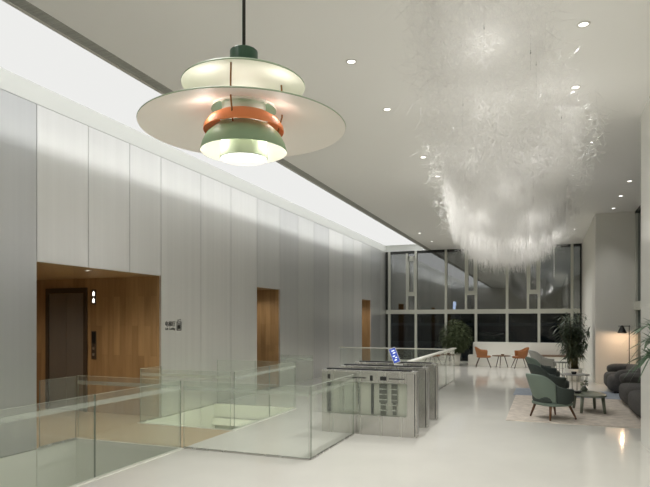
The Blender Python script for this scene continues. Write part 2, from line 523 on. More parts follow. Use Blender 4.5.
text_obj('small_lettering', 'Lobby', 0.066, (0, 0.135, 0.015), M['black'], s, 1.05)
bm = BM()
for (a, b, c, d) in ((0.36, 0.375, 0, 0.17), (0.485, 0.5, 0, 0.17), (0.36, 0.5, 0, 0.015), (0.36, 0.5, 0.155, 0.17)):
    box(bm, 0, 0.003, a, b, c, d)
box(bm, 0, 0.003, 0.395, 0.425, 0.03, 0.105); box(bm, 0, 0.003, 0.437, 0.467, 0.03, 0.105)
for yy in (0.41, 0.452):
    tube(bm, [(0, yy, 0.125), (0.003, yy, 0.125)], 0.013, 12)
for yy, up in ((0.40, 1), (0.46, -1)):
    z0 = 0.185 if up > 0 else 0.215
    v = [bm.verts.new((0.003, yy - 0.02, z0)), bm.verts.new((0.003, yy + 0.02, z0)), bm.verts.new((0.003, yy, z0 + 0.03 * up))]
    w = [bm.verts.new((0.0, q.co.y, q.co.z)) for q in v]
    bm.faces.new(v); bm.faces.new(w[::-1])
    for k in range(3): bm.faces.new((v[k], w[k], w[(k + 1) % 3], v[(k + 1) % 3]))
obj('pictogram', bm, M['black'], s)

# ------------------------------------------------------------------ other walls
bm = BM(); box(bm, XW - 0.2, XS + 0.6, YB - 0.2, YB, LOW, H + 0.04); struct('wall_back', bm, pbr('back_wall_paint', rgb(215, 212, 204), 0.6))
bm = BM(); box(bm, XR, XR + 1.0, YB, 9.35, 0, H); struct('wall_right', bm, M['gloss_wall'])
bm = BM(); box(bm, XR, XS, 17.5, YW + 0.25, 0, H); box(bm, XS, XS + 0.4, 17.5, YW + 0.25, 0, H); struct('wall_column', bm, M['plaster'])
# alcove glazing on the right
bm = BM()
for y in (9.4, 11.0, 12.6, 14.2, 15.8, 17.42):
    box(bm, XS, XS + 0.1, y - 0.04, y + 0.04, 0, H)
box(bm, XS - 0.03, XS + 0.1, 9.35, 17.5, 2.03, 2.25)
box(bm, XS, XS + 0.1, 9.35, 17.5, 0, 0.1)
w = struct('window_side', bm, M['winframe'])
bm = BM(); box(bm, XS, XS + 0.1, 9.35, 17.5, H - 0.07, H); obj('window_head', bm, M['windark'], w)
for z0, z1 in ((0.1, 2.03), (2.25, H - 0.07)):
    bm = BM(); box(bm, XS + 0.05, XS + 0.058, 9.35, 17.5, z0, z1); obj('pane', bm, M['win'], w)

# ------------------------------------------------------------------ window wall, bay by bay
MX = [-6.5, -6.33, -5.17, -3.9, -2.68, -1.46, -0.26, 0.94, XR]
vents = {1: (-5.55, -5.17), 3: (-3.08, -2.68), 5: (-0.67, -0.26)}
TZ0, TZ1 = 2.03, 2.21
HW = 0.05
for i in range(len(MX) - 1):
    a, b = MX[i], MX[i + 1]
    bm = BM()
    if i == 0:
        box(bm, a, b - HW, YW + 0.02, YW + 0.12, 0, H, 1)
        box(bm, b - HW, b + HW, YW - 0.04, YW + 0.12, 0, H)
        box(bm, a, b - HW, YW - 0.03, YW + 0.02, TZ0, TZ1)
        struct('window_1', bm, [M['winframe'], M['windark']]); continue
    last = i == len(MX) - 2
    if not last: box(bm, b - HW, b + HW, YW - 0.04, YW + 0.12, 0, H)
    else: box(bm, b - 0.06, b, YW - 0.02, YW + 0.12, 0, H, 1)
    r = b - HW if not last else b - 0.06
    box(bm, a + HW, r, YW - 0.03, YW + 0.12, TZ0, TZ1)
    box(bm, a + HW, r, YW - 0.03, YW + 0.12, 0, 0.07)
    box(bm, a + HW, r, YW - 0.02, YW + 0.12, H - 0.1, H, 1)  # dark head bar paints the shadow line under the ceiling
    w = struct('window_%d' % (i + 1), bm, [M['winframe'], M['windark']])
    panes = [(a + HW, r, 0.07, TZ0)]
    if i in vents:
        v0, v1 = vents[i]
        bm = BM(); box(bm, v0 - 0.045, v0 + 0.045, YW - 0.035, YW + 0.12, TZ1, H - 0.1)
        box(bm, v0 + 0.045, v1 - HW, YW - 0.03, YW + 0.1, 2.80, 2.92)
        obj('vent_mullion', bm, M['winframe'], w)
        bm = BM()
        for (p, q, c, d) in ((v0 + 0.045, v0 + 0.09, 2.92, 4.5), (v1 - HW - 0.045, v1 - HW, 2.92, 4.5), (v0 + 0.045, v1 - HW, 4.28, 4.5), (v0 + 0.045, v1 - HW, 2.92, 2.97)):
            box(bm, p, q, YW - 0.02, YW + 0.05, c, d)
        sash = obj('vent_sash', bm, M['winframe'], w)
        panes += [(a + HW, v0 - 0.045, TZ1, H - 0.1), (v0 + 0.045, v1 - HW, TZ1, H - 0.1)]
    else:
        panes += [(a + HW, r, TZ1, H - 0.1)]
    for p in panes:
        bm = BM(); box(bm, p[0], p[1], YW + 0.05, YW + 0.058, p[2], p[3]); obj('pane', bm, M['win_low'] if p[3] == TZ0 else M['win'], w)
# outside in the dusk
bm = BM(); box(bm, -60, 60, YW + 0.4, 120, -0.5, -0.3); box(bm, 2.9, 60, -10, YW + 0.4, -0.5, -0.3); struct('ground', bm, M['ground'])
o = BM()
box(o, -14, 6, 33, 33.4, -0.3, 1.45, 0); box(o, -14, 6, 32.9, 33.5, 1.45, 1.62, 1); box(o, -14, 6, 32.0, 32.9, -0.3, 0.55, 1)
for k in range(9): box(o, -13.6 + k * 2.2, -13.4 + k * 2.2, 32.95, 33.45, 1.62, 2.6, 0)
tag(obj('garden_wall', o, [M['navy'], pbr('grey_coping', rgb(88, 92, 100), 0.7)]), 'dark blue garden wall with grey coping outside the end windows', 'wall')
bm = BM()
n = 90; prev = None
for k in range(n + 1):
    x = -50 + k * 1.0
    z = 8.5 + 2.2 * math.sin(k * 0.21) + 1.2 * math.sin(k * 0.57 + 1) + rng.uniform(-0.6, 0.6)
    cur = [bm.verts.new((x, 58, -0.4)), bm.verts.new((x, 59, z * 0.6)), bm.verts.new((x, 62, z)), bm.verts.new((x, 74, -0.4))]
    if prev:
        for q in range(3): bm.faces.new((prev[q], cur[q], cur[q + 1], prev[q + 1]))
    prev = cur
tag(obj('wooded_hill', bm, M['hill']), 'dark wooded hill far beyond the end windows', 'hill')

g = thing('garden_lamp', 'lit blue white garden lamp on a post outside the end windows', 'lamp', (-5.9, 40.0, -0.3))
bm = BM(); tube(bm, [(0, 0, 0), (0, 0, 2.75)], 0.05, 10); obj('post', bm, M['black'], g)
bm = BM(); box(bm, -0.1, 0.1, -0.1, 0.1, 2.75, 3.35, bev=0.03); obj('lantern', bm, emis('cold_lantern', (0.6, 0.68, 1.0, 1), 1.0), g)
bm = BM(); lathe(bm, [(0, 3.50), (0.2, 3.37), (0.2, 3.35), (0, 3.35)], 20); obj('lamp_cap', bm, M['black'], g)

# ------------------------------------------------------------------ built-in bench below the end windows
b = thing('window_bench', 'long white built-in bench with brown seat edge under the end windows', 'bench', (0, 0, 0))
bm = BM(); box(bm, -2.72, XR, 23.35, YW - 0.05, 0, 0.88, bev=0.01); obj('back_ledge', bm, M['plaster'], b)
bm = BM(); box(bm, -2.85, XR, 22.85, 23.345, 0, 0.40); obj('seat_base', bm, M['plaster'], b)
bm = BM(); box(bm, -0.5, XR, 22.82, 23.345, 0.40, 0.445, bev=0.006); obj('seat_board', bm, M['brown'], b)
bm = BM()

# ------------------------------------------------------------------ glass balustrades
GH = 0.925
def glass_run(label, p0, p1, joints, rail=None, z0=0.0, strip=True, h=GH, chan=True):
    p0, p1 = Vector((p0[0], p0[1], 0)), Vector((p1[0], p1[1], 0))
    L = (p1 - p0).length
    ang = math.atan2(p1.y - p0.y, p1.x - p0.x)
    t = thing('glass_balustrade', label, 'balustrade', (p0.x, p0.y, z0), ang, 'glass balustrades')
    ends = [0] + list(joints) + [L]
    for a, b2 in zip(ends[:-1], ends[1:]):
        bm = BM()
        fs = box(bm, a + 0.006, b2 - 0.006, -0.007, 0.007, 0.02 if chan else 0.012, h)
        for k in (0, 1): fs[k].material_index = 1
        for k in (4, 5): fs[k].material_index = 2
        pn = obj('glass_panel', bm, [M['glass'], M['glass_edge'], M['glass_end']], t)
        if strip:
            bm = BM(); box(bm, a + 0.006, b2 - 0.006, -0.010, -0.0075, h - 0.125, h - 0.07); obj('frosted_strip', bm, M['frost'], pn)
    if chan:
        bm = BM(); box(bm, 0, L, -0.014, 0.014, 0.0, 0.02); obj('base_channel', bm, M['steel'], t)
    if rail:
        bm = BM(); box(bm, 0, L, -rail / 2, rail / 2, h, h + 0.03, bev=0.004); obj('top_rail', bm, M['white_trim'], t)
    return t
glass_run('long glass balustrade along the void edge nearest the camera', (XE + 0.012, 0.05), (XE + 0.012, 6.53), (1.63, 3.26, 4.89), chan=False, z0=0.009)
glass_run('single wide glass panel standing across the floor in the foreground', (XE + 0.02, 6.58), (-2.76, 6.58), ())
glass_run('glass panel joining the foreground corner to the nearest turnstile', (-2.75, 6.60), (-2.75, 8.3), ())
glass_run('glass side of the lift crossing nearest the camera', (XW + 0.02, 6.56), (XE - 0.03, 6.56), (), chan=False, z0=0.009)
glass_run('short glass piece closing the recess opening left of the crossing', (XW + 0.02, 5.87), (XW + 0.02, 6.53), (), strip=False)
glass_run('glass side of the lift crossing on its far edge', (XW + 0.05, 7.92), (XE - 0.03, 7.92), (), chan=False, z0=0.009)
glass_run('short glass piece beside the lift sign jamb', (XW + 0.02, 7.96), (XW + 0.02, 8.53), (), strip=False)
glass_run('glass balustrade along the void edge beyond the lift crossing', (XE + 0.012, 7.95), (XE + 0.012, 10.33), (1.25,), chan=False, z0=0.009)
glass_run('glass side of the second crossing at the void', (XW + 0.05, 10.36), (XE - 0.03, 10.36), (0.9,), strip=False)
glass_run('free glass screen before the second oak opening', (-6.0, 12.5), (-5.15, 12.5), (0.2,))
glass_run('far glass balustrade with thin white rail running across the hall', (-5.8, 16.2), (-2.62, 16.2), (1.1, 2.2), rail=0.05, strip=False)
glass_run('glass balustrade with wide white rail running away behind the turnstiles', (-2.5, 11.1), (-2.5, 16.9), (1.45, 2.9, 4.35), rail=0.13, strip=False)

# ------------------------------------------------------------------ turnstiles
def turnstile(label, x0, x1, y, near):
    t = thing('turnstile', label, 'turnstile', (x0, y, 0), 0, 'turnstiles')
    L = x1 - x0; D = 0.17; h = 0.985
    for (a, b2) in ((0, 0.09), (L - 0.15, L)):
        bm = BM(); box(bm, a, b2, 0, D, 0, h - 0.03, bev=0.006); obj('end_post', bm, M['steel'], t)
    bm = BM(); box(bm, 0, L, -0.005, D + 0.005, h - 0.03, h, bev=0.006); obj('top_plate', bm, M['steel'], t)
    bm = BM(); box(bm, 0.07, L - 0.1, 0.03, D - 0.03, h, h + 0.018, bev=0.004); obj('reader_strip', bm, M['black'], t)
    bm = BM(); box(bm, 0.09, L - 0.15, 0.006, D - 0.006, 0.0, 0.30); obj('lower_panel', bm, M['steel'], t)
    bm = BM(); box(bm, 0.09, L - 0.15, 0.006, D - 0.006, 0.80, h - 0.03); obj('upper_panel', bm, M['steel'], t)
    bm = BM(); box(bm, 0.09, L - 0.15, 0.07, 0.10, 0.30, 0.80); obj('core_panel', bm, pbr('pale_core', rgb(216, 214, 202), 0.35), t)
    for yy in (0.008, D - 0.012):
        bm = BM(); box(bm, 0.09, L - 0.15, yy, yy + 0.006, 0.30, 0.80); obj('side_glass', bm, M['glass'], t)
    for (a, b2, c, d) in ((0.10, 0.135, 0.32, 0.78), (0.80, 0.835, 0.32, 0.78)):
        bm = BM(); box(bm, a, b2, 0.03, 0.069, c, d); obj('dark_slot', bm, M['black'], t)
    for (a, b2) in ((0.93, 1.05), (1.12, 1.21)):
        bm = BM()
        box(bm, a, b2, 0.03, 0.069, 0.50, 0.78)
        box(bm, a + 0.02, b2 - 0.02, 0.03, 0.069, 0.32, 0.50)
        for k in range(5): box(bm, a - 0.008, b2 + 0.008, 0.024, 0.05, 0.38 + k * 0.08, 0.395 + k * 0.08, 1)
        obj('drive_column', bm, [pbr('drive_dark', rgb(88, 88, 80), 0.4, 0.5), M['steel']], t)
    for a in (0.35, 0.60):
        bm = BM(); box(bm, a - 0.02, a + 0.02, 0.04, 0.069, 0.34, 0.79)
        for k in range(6): box(bm, a - 0.012, a + 0.012, 0.034, 0.04, 0.46 + k * 0.05, 0.484 + k * 0.05, 1)
        obj('sensor_strip', bm, [M['steel'], M['dark']], t)
    for (a, b2, c, d) in ((0.10, 0.14, 0.84, 0.91), (0.50, 0.72, 0.862, 0.876), (0.79, 0.835, 0.83, 0.91), (0.95, 1.05, 0.84, 0.90), (1.09, 1.33, 0.862, 0.876)):
        bm = BM(); box(bm, a, b2, -0.002, 0.006, c, d); obj('slot_inlay', bm, M['dark'], t)
    bm = BM(); box(bm, L - 0.032, L - 0.020, -0.003, 0.004, 0.02, h - 0.035); obj('post_seam', bm, M['dark'], t)  # dark strip standing for the shaded end face of the post
    bm = BM(); box(bm, L - 0.001, L + 0.003, 0.02, D - 0.02, 0.05, h - 0.08); obj('end_cover', bm, M['steel_dark'], t)
    # translucent wings that close the lane
    for s in (-1, 1) if near else (1,):
        bm = BM()
        y0 = 0.0 if s < 0 else D
        pts = [(0.40, 0.36), (0.57, 0.36), (0.57, 0.78), (0.46, 0.84), (0.40, 0.78)]
        prism(bm, pts, y0 + s * 0.003 - 0.0, y0 + s * (0.02 if s < 0 else 0.40))
        obj('gate_wing', bm, M['frost'], t)
    return t
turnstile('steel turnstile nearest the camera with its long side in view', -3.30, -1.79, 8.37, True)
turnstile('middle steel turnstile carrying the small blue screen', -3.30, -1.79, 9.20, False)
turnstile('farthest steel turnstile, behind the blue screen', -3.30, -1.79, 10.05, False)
tb = thing('display_tablet', 'small upright blue screen standing on the middle turnstile', 'tablet', (-2.31, 9.29, 1.004), R(10))
bm = BM(); box(bm, -0.06, 0.06, -0.008, 0.008, 0.0, 0.27, bev=0.003); case = obj('case', bm, M['white'], tb, loc=(0, 0.01, 0.035), rot=(R(-10), R(-22), 0))
bm = BM(); box(bm, -0.05, 0.055, -0.0105, -0.0085, 0.012, 0.26); scr = obj('screen', bm, M['blue'], case)
bm = BM()
for (z, w0, w1) in ((0.21, -0.02, 0.03), (0.17, -0.01, 0.035), (0.12, -0.03, 0.01), (0.085, 0.0, 0.035), (0.05, -0.025, 0.015)):
    box(bm, w0, w1, -0.0115, -0.0105, z, z + 0.016)
obj('screen_graphics', bm, M['screenwhite'], case)
bm = BM(); box(bm, -0.05, 0.09, -0.03, 0.05, 0, 0.012, bev=0.003); obj('stand', bm, M['white'], tb)

# ------------------------------------------------------------------ downlights
def downlight(x, y, label, power=0, z=H, warm=(1, 0.99, 0.97), r=0.045, cone=130):
    t = thing('ceiling_downlight', label, 'downlight', (x, y, z), 0, 'recessed downlights')
    bm = BM(); lathe(bm, [(r, -0.001), (r + 0.02, -0.001), (r + 0.02, -0.006), (r, -0.008)], 24, closed=True); obj('trim_ring', bm, M['spot_ring'], t)
    bm = BM(); lathe(bm, [(0, -0.003), (r, -0.003)], 24); obj('lens', bm, M['spot_lens'], t)
    if power:
        l = bpy.data.lights.new('downlight_beam', 'SPOT'); l.energy = power; l.color = warm; l.spot_size = R(cone); l.spot_blend = 1.0; l.shadow_soft_size = 0.05
        lo = bpy.data.objects.new('downlight_beam', l); col.objects.link(lo); lo.parent = t; lo.location = (0, 0, -0.03)
    return t
ordw = ['nearest the camera', 'second from the camera', 'third from the camera', 'fourth from the camera', 'fifth from the camera']
P_DL = 95
for k, y in enumerate((6.2, 7.78, 10.3, 11.78)):
    downlight(-2.08, y, 'small round downlight in the ceiling row left of the hanging strands, ' + ordw[k], P_DL)
for k, y in enumerate((6.26, 7.91, 13.63, 15.2, 16.4)):
    downlight(0.35, y, 'small round downlight in the ceiling row right of the hanging strands, ' + ordw[k], 16)
for k, y in enumerate((13.65, 15.2, 16.8)):
    downlight(1.66, y, 'small round downlight in the ceiling over the sofas, ' + ordw[k], 18, cone=80)
for k, y in enumerate((4.4, 2.6, 0.8, -1.0, -3.0)):  # unseen downlights added above and behind the view to brighten the hall
    for x in (-2.08, 0.35):
        downlight(x, y, 'small round downlight overhead behind the view, %s row, %s' % ('left' if x < 0 else 'right', ordw[k]), 50 if x < 0 else 16)
for k, y in enumerate((19.2, 21.4)):
    for x in (-4.0, -0.8):
        downlight(x, y, 'small round downlight near the end windows, %s, %s' % ('by the metal wall' if x < -2 else 'over the bench', 'first' if k == 0 else 'nearest the glass'), P_DL)
downlight(-6.85, 7.15, 'small warm downlight in the oak soffit above the crossing', 34, 2.555, (1, 0.9, 0.76), 0.035, 150)
downlight(-8.9, 7.15, 'small warm downlight deep in the oak soffit before the elevator', 26, 2.555, (1, 0.9, 0.76), 0.035, 150)
for k, (x, y) in enumerate(((-6.2, 7.72), (-5.6, 7.72), (-5.0, 7.72))):  # unseen lamps added to brighten the walls of the void
    downlight(x, y, 'round downlight under the lift crossing over the lower level, ' + ('nearest the metal wall', 'in the middle', 'nearest the hall')[k], 45, -0.263, cone=170)
downlight(-7.0, 12.9, 'small warm downlight in the soffit of the second oak opening', 12, 2.555, (1, 0.9, 0.76), 0.035, 150)
downlight(-7.0, 21.2, 'small warm downlight in the soffit of the farthest oak opening', 14, 2.555, (1, 0.9, 0.76), 0.035, 150)

# ------------------------------------------------------------------ layered pendant lamp
p = thing('pendant_lamp', 'large layered mint green pendant lamp hanging on a dark cord', 'pendant lamp', (-0.69, 1.23, 2.24))
bm = BM(); tube(bm, [(0, 0, 0.17), (0, 0, H - 2.24)], 0.0042, 8); obj('cord', bm, M['cord'], p)
bm = BM(); lathe(bm, [(0, 0.0), (0.05, 0.0), (0.05, -0.02), (0, -0.02)][::1], 32, cz=H - 2.24 - 0.001); obj('ceiling_rose', bm, M['white'], p)
bm = BM(); lathe(bm, [(0, 0.170), (0.0315, 0.170), (0.032, 0.1698), (0.0338, 0.168), (0.034, 0.1675), (0.034, 0.118), (0.034, 0.117), (0.0335, 0.117), (0.0, 0.117)], 40); obj('cap', bm, M['ph_cap'], p)
bm = BM(); sheet_lathe(bm, [(0.0, 0.117), (0.03, 0.116), (0.08, 0.107), (0.125, 0.095), (0.146, 0.088), (0.15, 0.084)], 0.0022); obj('top_shade', bm, [M['ph_green'], M['ph_white']], p)
bm = BM(); sheet_lathe(bm, [(0.08, 0.031), (0.12, 0.024), (0.17, 0.011), (0.215, -0.004), (0.245, -0.016), (0.25, -0.019)], 0.0022, 96); obj('main_shade', bm, [M['ph_green'], M['ph_white']], p)
bm = BM(); sheet_lathe(bm, [(0.060, 0.052), (0.070, 0.042), (0.080, 0.026)], 0.002); obj('inner_shade', bm, [M['ph_white'], M['ph_dome']], p)
bm = BM(); lathe(bm, [(0.0, 0.046), (0.04, 0.046), (0.053, 0.04), (0.055, -0.01), (0.0, -0.01)], 48); obj('lamp_holder', bm, M['ph_white'], p)
bm = BM(); sheet_lathe(bm, [(0.068, 0.010), (0.084, 0.000), (0.096, -0.016), (0.098, -0.026)], 0.002); obj('orange_ring', bm, [M['ph_orange'], M['ph_orange']], p)
bm = BM(); sheet_lathe(bm, [(0.052, -0.012), (0.072, -0.020), (0.090, -0.038), (0.1005, -0.058), (0.1055, -0.076)], 0.002); obj('lower_dome', bm, [M['ph_dome'], M['ph_white']], p)
bm = BM(); sheet_lathe(bm, [(0.050, -0.022), (0.056, -0.052), (0.0585, -0.094)], 0.002); obj('reflector_cup', bm, [M['ph_green'], M['ph_white']], p)
bm = BM(); lathe(bm, [(0, -0.082), (0.05, -0.084), (0.056, -0.088)], 40); obj('diffuser', bm, M['ph_bulb'], p)
a0 = math.atan2(-1.23, 0.69)
for k in range(3):
    a = a0 - 0.31 + k * 2 * PI / 3
    bm = BM(); tube(bm, [(r_ * math.cos(a), r_ * math.sin(a), z) for r_, z in ((0.095, 0.100), (0.098, 0.06), (0.097, 0.02), (0.083, -0.03))], 0.0022, 8); obj('strut', bm, M['ph_brass'], p)
def plight(x, y, z, e, r, c=(1, 0.95, 0.89), parent=None, name='bulb'):
    l = bpy.data.lights.new(name, 'POINT'); l.energy = e; l.shadow_soft_size = r; l.color = c
    lo = bpy.data.objects.new(name, l); col.objects.link(lo); lo.location = (x, y, z); lo.parent = parent
    return lo
for k in range(3):
    a = a0 + PI / 3 + k * 2 * PI / 3
    plight(0.09 * math.cos(a), 0.1 * math.sin(a), -0.008, 0.05, 0.02, parent=p)
    plight(0.09 * math.cos(a), 0.09 * math.sin(a), 0.058, 0.045, 0.015, parent=p)
    plight(0.075 * math.cos(a), 0.075 * math.sin(a), -0.06, 0.06, 0.008, parent=p)

# ------------------------------------------------------------------ strand chandelier
ch = thing('strand_chandelier', 'huge cloud of fine white glass strands hanging from the ceiling', 'chandelier', (-0.7, 10, H))
npr = np.random.default_rng(11)
def strands(n, centers, lens, rads, hang, curl):
    """returns verts, faces of n thin tapering three-sided curved threads"""
    V = []; Fq = []
    seg = 4
    for i in range(n):
        c = centers[i]; L = lens[i]; r = rads[i]
        d = npr.normal(size=3); d /= np.linalg.norm(d)
        hv = hang[i]
        d = d * (1 - hv) + np.array([0, 0, -1.0]) * hv; d /= np.linalg.norm(d)
        cv = npr.normal(size=3); cv -= d * cv.dot(d); cv /= np.linalg.norm(cv)
        a = cv; b = np.cross(d, a)
        base = len(V)
        for s in range(seg):
            u = s / (seg - 1) - 0.5
            pc = c + d * (L * u) + cv * (curl[i] * L * (u * u - 0.12))
            rr = r * (1 - (0.93 if r > 0.0035 else 0.5) * (s / (seg - 1)))
            for k in range(3):
                an = 2.0944 * k
                V.append(pc + (a * math.cos(an) + b * math.sin(an)) * rr)
        for s in range(seg - 1):
            for k in range(3):
                k2 = (k + 1) % 3
                Fq.append((base + s * 3 + k, base + s * 3 + k2, base + s * 3 + 3 + k2, base + s * 3 + 3 + k))
    return V, Fq
def interp(y, tab):
    return np.interp(y, [t[0] for t in tab], [t[1] for t in tab])
XC = ((4.3, -0.55), (6, -0.60), (8, -0.55), (11, -0.72), (14.4, -0.86))
XHW = ((4.3, 0.45), (6, 0.65), (8, 0.9), (11, 1.05), (13, 1.15), (14.4, 0.95))
ZB = ((4.3, 4.2), (6, 3.95), (8, 3.65), (11, 3.28), (13, 2.98), (14.4, 3.0))
cs = []; ls = []; rs = []; hg = []; cu = []
# wispy upper mass
N1 = 15000
for i in range(N1):
    y = 4.3 + 10.0 * npr.random() ** 0.8
    hw = interp(y, XHW); zb = interp(y, ZB)
    u = npr.uniform(-1, 1)
    x = interp(y, XC) + hw * u * (1 + 0.12 * npr.normal())
    zlow = zb + 0.34 * (H - zb) * (abs(u) ** 3.2)
    z = zlow + (H - 0.12 - zlow) * npr.random()
    cs.append(np.array([x + 0.7, y - 10, z - H]))
    ls.append(npr.uniform(0.18, 0.55)); rs.append(npr.uniform(0.0008, 0.0017)); hg.append(npr.uniform(0, 0.35)); cu.append(npr.uniform(0.2, 1.2))
# dense hanging fringe at the far end and along the underside
N2 = 15000
for i in range(N2):
    y = 9.0 + 5.6 * npr.random() ** 0.6
    hw = interp(y, XHW); zb = interp(y, ZB)
    u = npr.uniform(-1, 1)
    x = interp(y, XC) + hw * u
    zlow = zb + 0.34 * (H - zb) * (abs(u) ** 3.2)
    L = npr.uniform(0.25, 0.6)
    z = zlow + L / 2 + npr.exponential(0.28)
    z = min(z, H - L / 2 - 0.05)
    cs.append(np.array([x + 0.7, y - 10, z - H]))
    ls.append(L); rs.append(npr.uniform(0.0012, 0.0022)); hg.append(npr.uniform(0.65, 0.98)); cu.append(npr.uniform(0, 0.25))
# bright tufts sprouting on the right flank
for (tx, ty, tz, rad, n) in ((0.36, 7.6, 4.1, 0.42, 260), (0.34, 8.6, 4.05, 0.4, 260), (0.30, 9.8, 4.0, 0.4, 260), (0.22, 11.6, 3.85, 0.36, 500), (0.22, 12.8, 3.6, 0.36, 700)):
    for i in range(n):
        d = npr.normal(size=3); d /= np.linalg.norm(d)
        cs.append(np.array([tx + 0.7, ty - 10, tz - H]) + d * rad * npr.random() ** 0.6)
        ls.append(npr.uniform(0.15, 0.4)); rs.append(npr.uniform(0.001, 0.0018)); hg.append(npr.uniform(0, 0.4)); cu.append(npr.uniform(0.1, 0.8))
# spiky lower fringe: longer, thicker threads that taper to a point
NF0 = len(cs)
for i in range(1100):
    y = 10.5 + 3.9 * npr.random() ** 0.6
    hw = interp(y, XHW); zb = interp(y, ZB)
    u = npr.uniform(-1.02, 1.02)
    x = interp(y, XC) + hw * u
    L = npr.uniform(0.2, 0.5)
    cs.append(np.array([x + 0.7, y - 10, zb + 0.34 * (H - zb) * (abs(u) ** 3.2) + L * npr.uniform(-0.08, 0.4) - H]))
    ls.append(L); rs.append(npr.uniform(0.004, 0.007)); hg.append(npr.uniform(0.75, 0.97)); cu.append(npr.uniform(0, 0.12))
V, Fq = strands(len(cs), cs, ls, rs, hg, cu)
V = np.array(V)
V[:, 2] = np.minimum(V[:, 2], -0.02)
me = bpy.data.meshes.new('glass_strands')
me.from_pydata([tuple(v) for v in V], [], Fq)
me.materials.append(M['strand'])
so = bpy.data.objects.new('glass_strands', me); col.objects.link(so); so.parent = ch; so['kind'] = 'stuff'
for (x, y, z) in ((-0.55, 5.6, 4.3), (-0.15, 6.3, 4.35), (-0.1, 6.6, 4.2), (-1.0, 7.5, 4.2), (0.2, 8.5, 4.1), (-1.2, 10, 4.0), (-0.2, 10.5, 3.8), (-1.4, 12.5, 3.7), (0.0, 13, 3.6), (-0.8, 13.8, 3.6)):
    bm = BM(); tube(bm, [(x + 0.7, y - 10, -0.001), (x + 0.7, y - 10, z - H)], 0.0009, 6); tube(bm, [(x + 0.7, y - 10, -0.16), (x + 0.7, y - 10, -0.20)], 0.006, 8)
    obj('suspension_wire', bm, M['wire'], ch)
bm = BM()
for k in range(16):
    z = -1.35 - k * 0.045
    sblob(bm, (0.16 + 0.7, 3.0, z), (0.012, 0.012, 0.012), 1, 1, 8, 6)
tube(bm, [(0.86, 3.0, -0.9), (0.86, 3.0, -1.35 - 16 * 0.045)], 0.0012, 5)
obj('bead_string', bm, M['strand'], ch)

for (x, y, z) in ((-0.5, 5.2, 4.2), (-0.6, 6.4, 4.05), (-0.9, 7.6, 3.9), (-0.1, 8.0, 3.9), (-0.6, 9.2, 3.75), (-1.1, 10.4, 3.6), (-0.2, 10.8, 3.6), (-1.2, 12.0, 3.5), (-0.4, 12.2, 3.45), (-1.2, 13.3, 3.4), (-0.4, 13.5, 3.4), (0.1, 12.8, 3.6)):  # point lights added among the strands to lift the ceiling and the cloud
    plight(x + 0.7, y - 10, z - H, 2.9 if y < 11 else 6.0, 0.25, (1, 0.98, 0.96), parent=ch, name='strand_glow')

# ------------------------------------------------------------------ lounge armchairs
def arc_shell(bm, th0, th1, rx, ry, cx, zb, ztop, th=0.07, n=20, m=8, lean=0.16):
    """upholstered wall curved in plan, leaning outward, with rounded top edge"""
    secs = []
    for i in range(n + 1):
        a = th0 + (th1 - th0) * i / n
        zt = ztop(a)
        prof = []
        for k in range(m + 1):
            prof.append((0.0, zb + (zt - 0.03 - zb) * k / m))
        for k in range(1, 5):
            q = PI * k / 5
            prof.append((-th * (1 - math.cos(q)) / 2, zt - 0.03 + 0.03 * math.sin(q)))
        for k in range(m, -1, -1):
            prof.append((-th * (1 + 0.25 * math.sin(PI * k / m)), zb + (zt - 0.03 - zb) * k / m))
        sec = []
        for off, z in prof:
            hfrac = (z - zb) / 0.5
            belly = 0.78 + 0.22 * min(1, max(0, hfrac)) ** 0.55
            ln = lean * max(0, hfrac) * max(0.0, math.cos(a))
            sec.append(bm.verts.new((cx - ((rx + off) * belly + ln) * math.cos(a), (ry + off) * belly * math.sin(a), z)))
        secs.append(sec)
    k = len(secs[0])
    for i in range(n):
        for j in range(k):
            f = bm.faces.new((secs[i][j], secs[i + 1][j], secs[i + 1][(j + 1) % k], secs[i][(j + 1) % k])); f.smooth = True
    bm.faces.new(secs[0]); bm.faces.new(secs[-1][::-1])
def lounge_chair(label, x, y, rot, outer, inner, wood_m, zf=0.02):
    t = thing('lounge_chair', label, 'armchair', (x, y, zf), R(rot), 'lounge armchairs')
    def zt(a):
        d = abs(a) / R(125)
        return 0.56 + 0.24 * (1 / (1 + math.exp((abs(math.degrees(a)) - 52) / 8.0))) - 0.06 * max(0, d - 0.6)
    bm = BM(); arc_shell(bm, R(-58), R(58), 0.36, 0.40, 0.03, 0.26, zt); obj('backrest', bm, outer, t)
    for s in (-1, 1):
        bm = BM(); arc_shell(bm, s * R(59), s * R(124), 0.36, 0.40, 0.03, 0.26, zt, th=0.09, n=14); obj('armrest', bm, inner, t)
    bm = BM(); sblob(bm, (0.02, 0, 0.37), (0.33, 0.27, 0.10), 0.45, 0.6); obj('seat', bm, inner, t)
    bm = BM(); sblob(bm, (0.0, 0, 0.265), (0.30, 0.32, 0.035), 0.4, 0.7); obj('seat_base', bm, outer, t)
    for sx, sy in ((-1, -1), (-1, 1), (1, -1), (1, 1)):
        bm = BM(); tube(bm, [(0.19 * sx, 0.20 * sy, 0.26), (0.27 * sx + 0.02, 0.27 * sy, 0.0)], [0.026, 0.016], 10); obj('leg', bm, wood_m, t)
    return t
lounge_chair('sage green armchair with walnut legs nearest the camera, on the rug edge', 0.10, 10.93, 38, M['chair_light'], M['chair_dark'], M['walnut'])
lounge_chair('dark green armchair directly behind the sage green armchair', 0.10, 13.2, 18, M['chair_dark'], M['chair_dark'], M['walnut'])
lounge_chair('dark green armchair with paler back, third from the camera', -0.02, 15.95, 12, M['chair_light'], M['chair_dark'], M['walnut'], 0.0)
lounge_chair('light grey armchair farthest back in the row of armchairs', -0.06, 19.6, 20, M['chair_grey'], M['chair_grey'], M['tanleg'], 0.0)

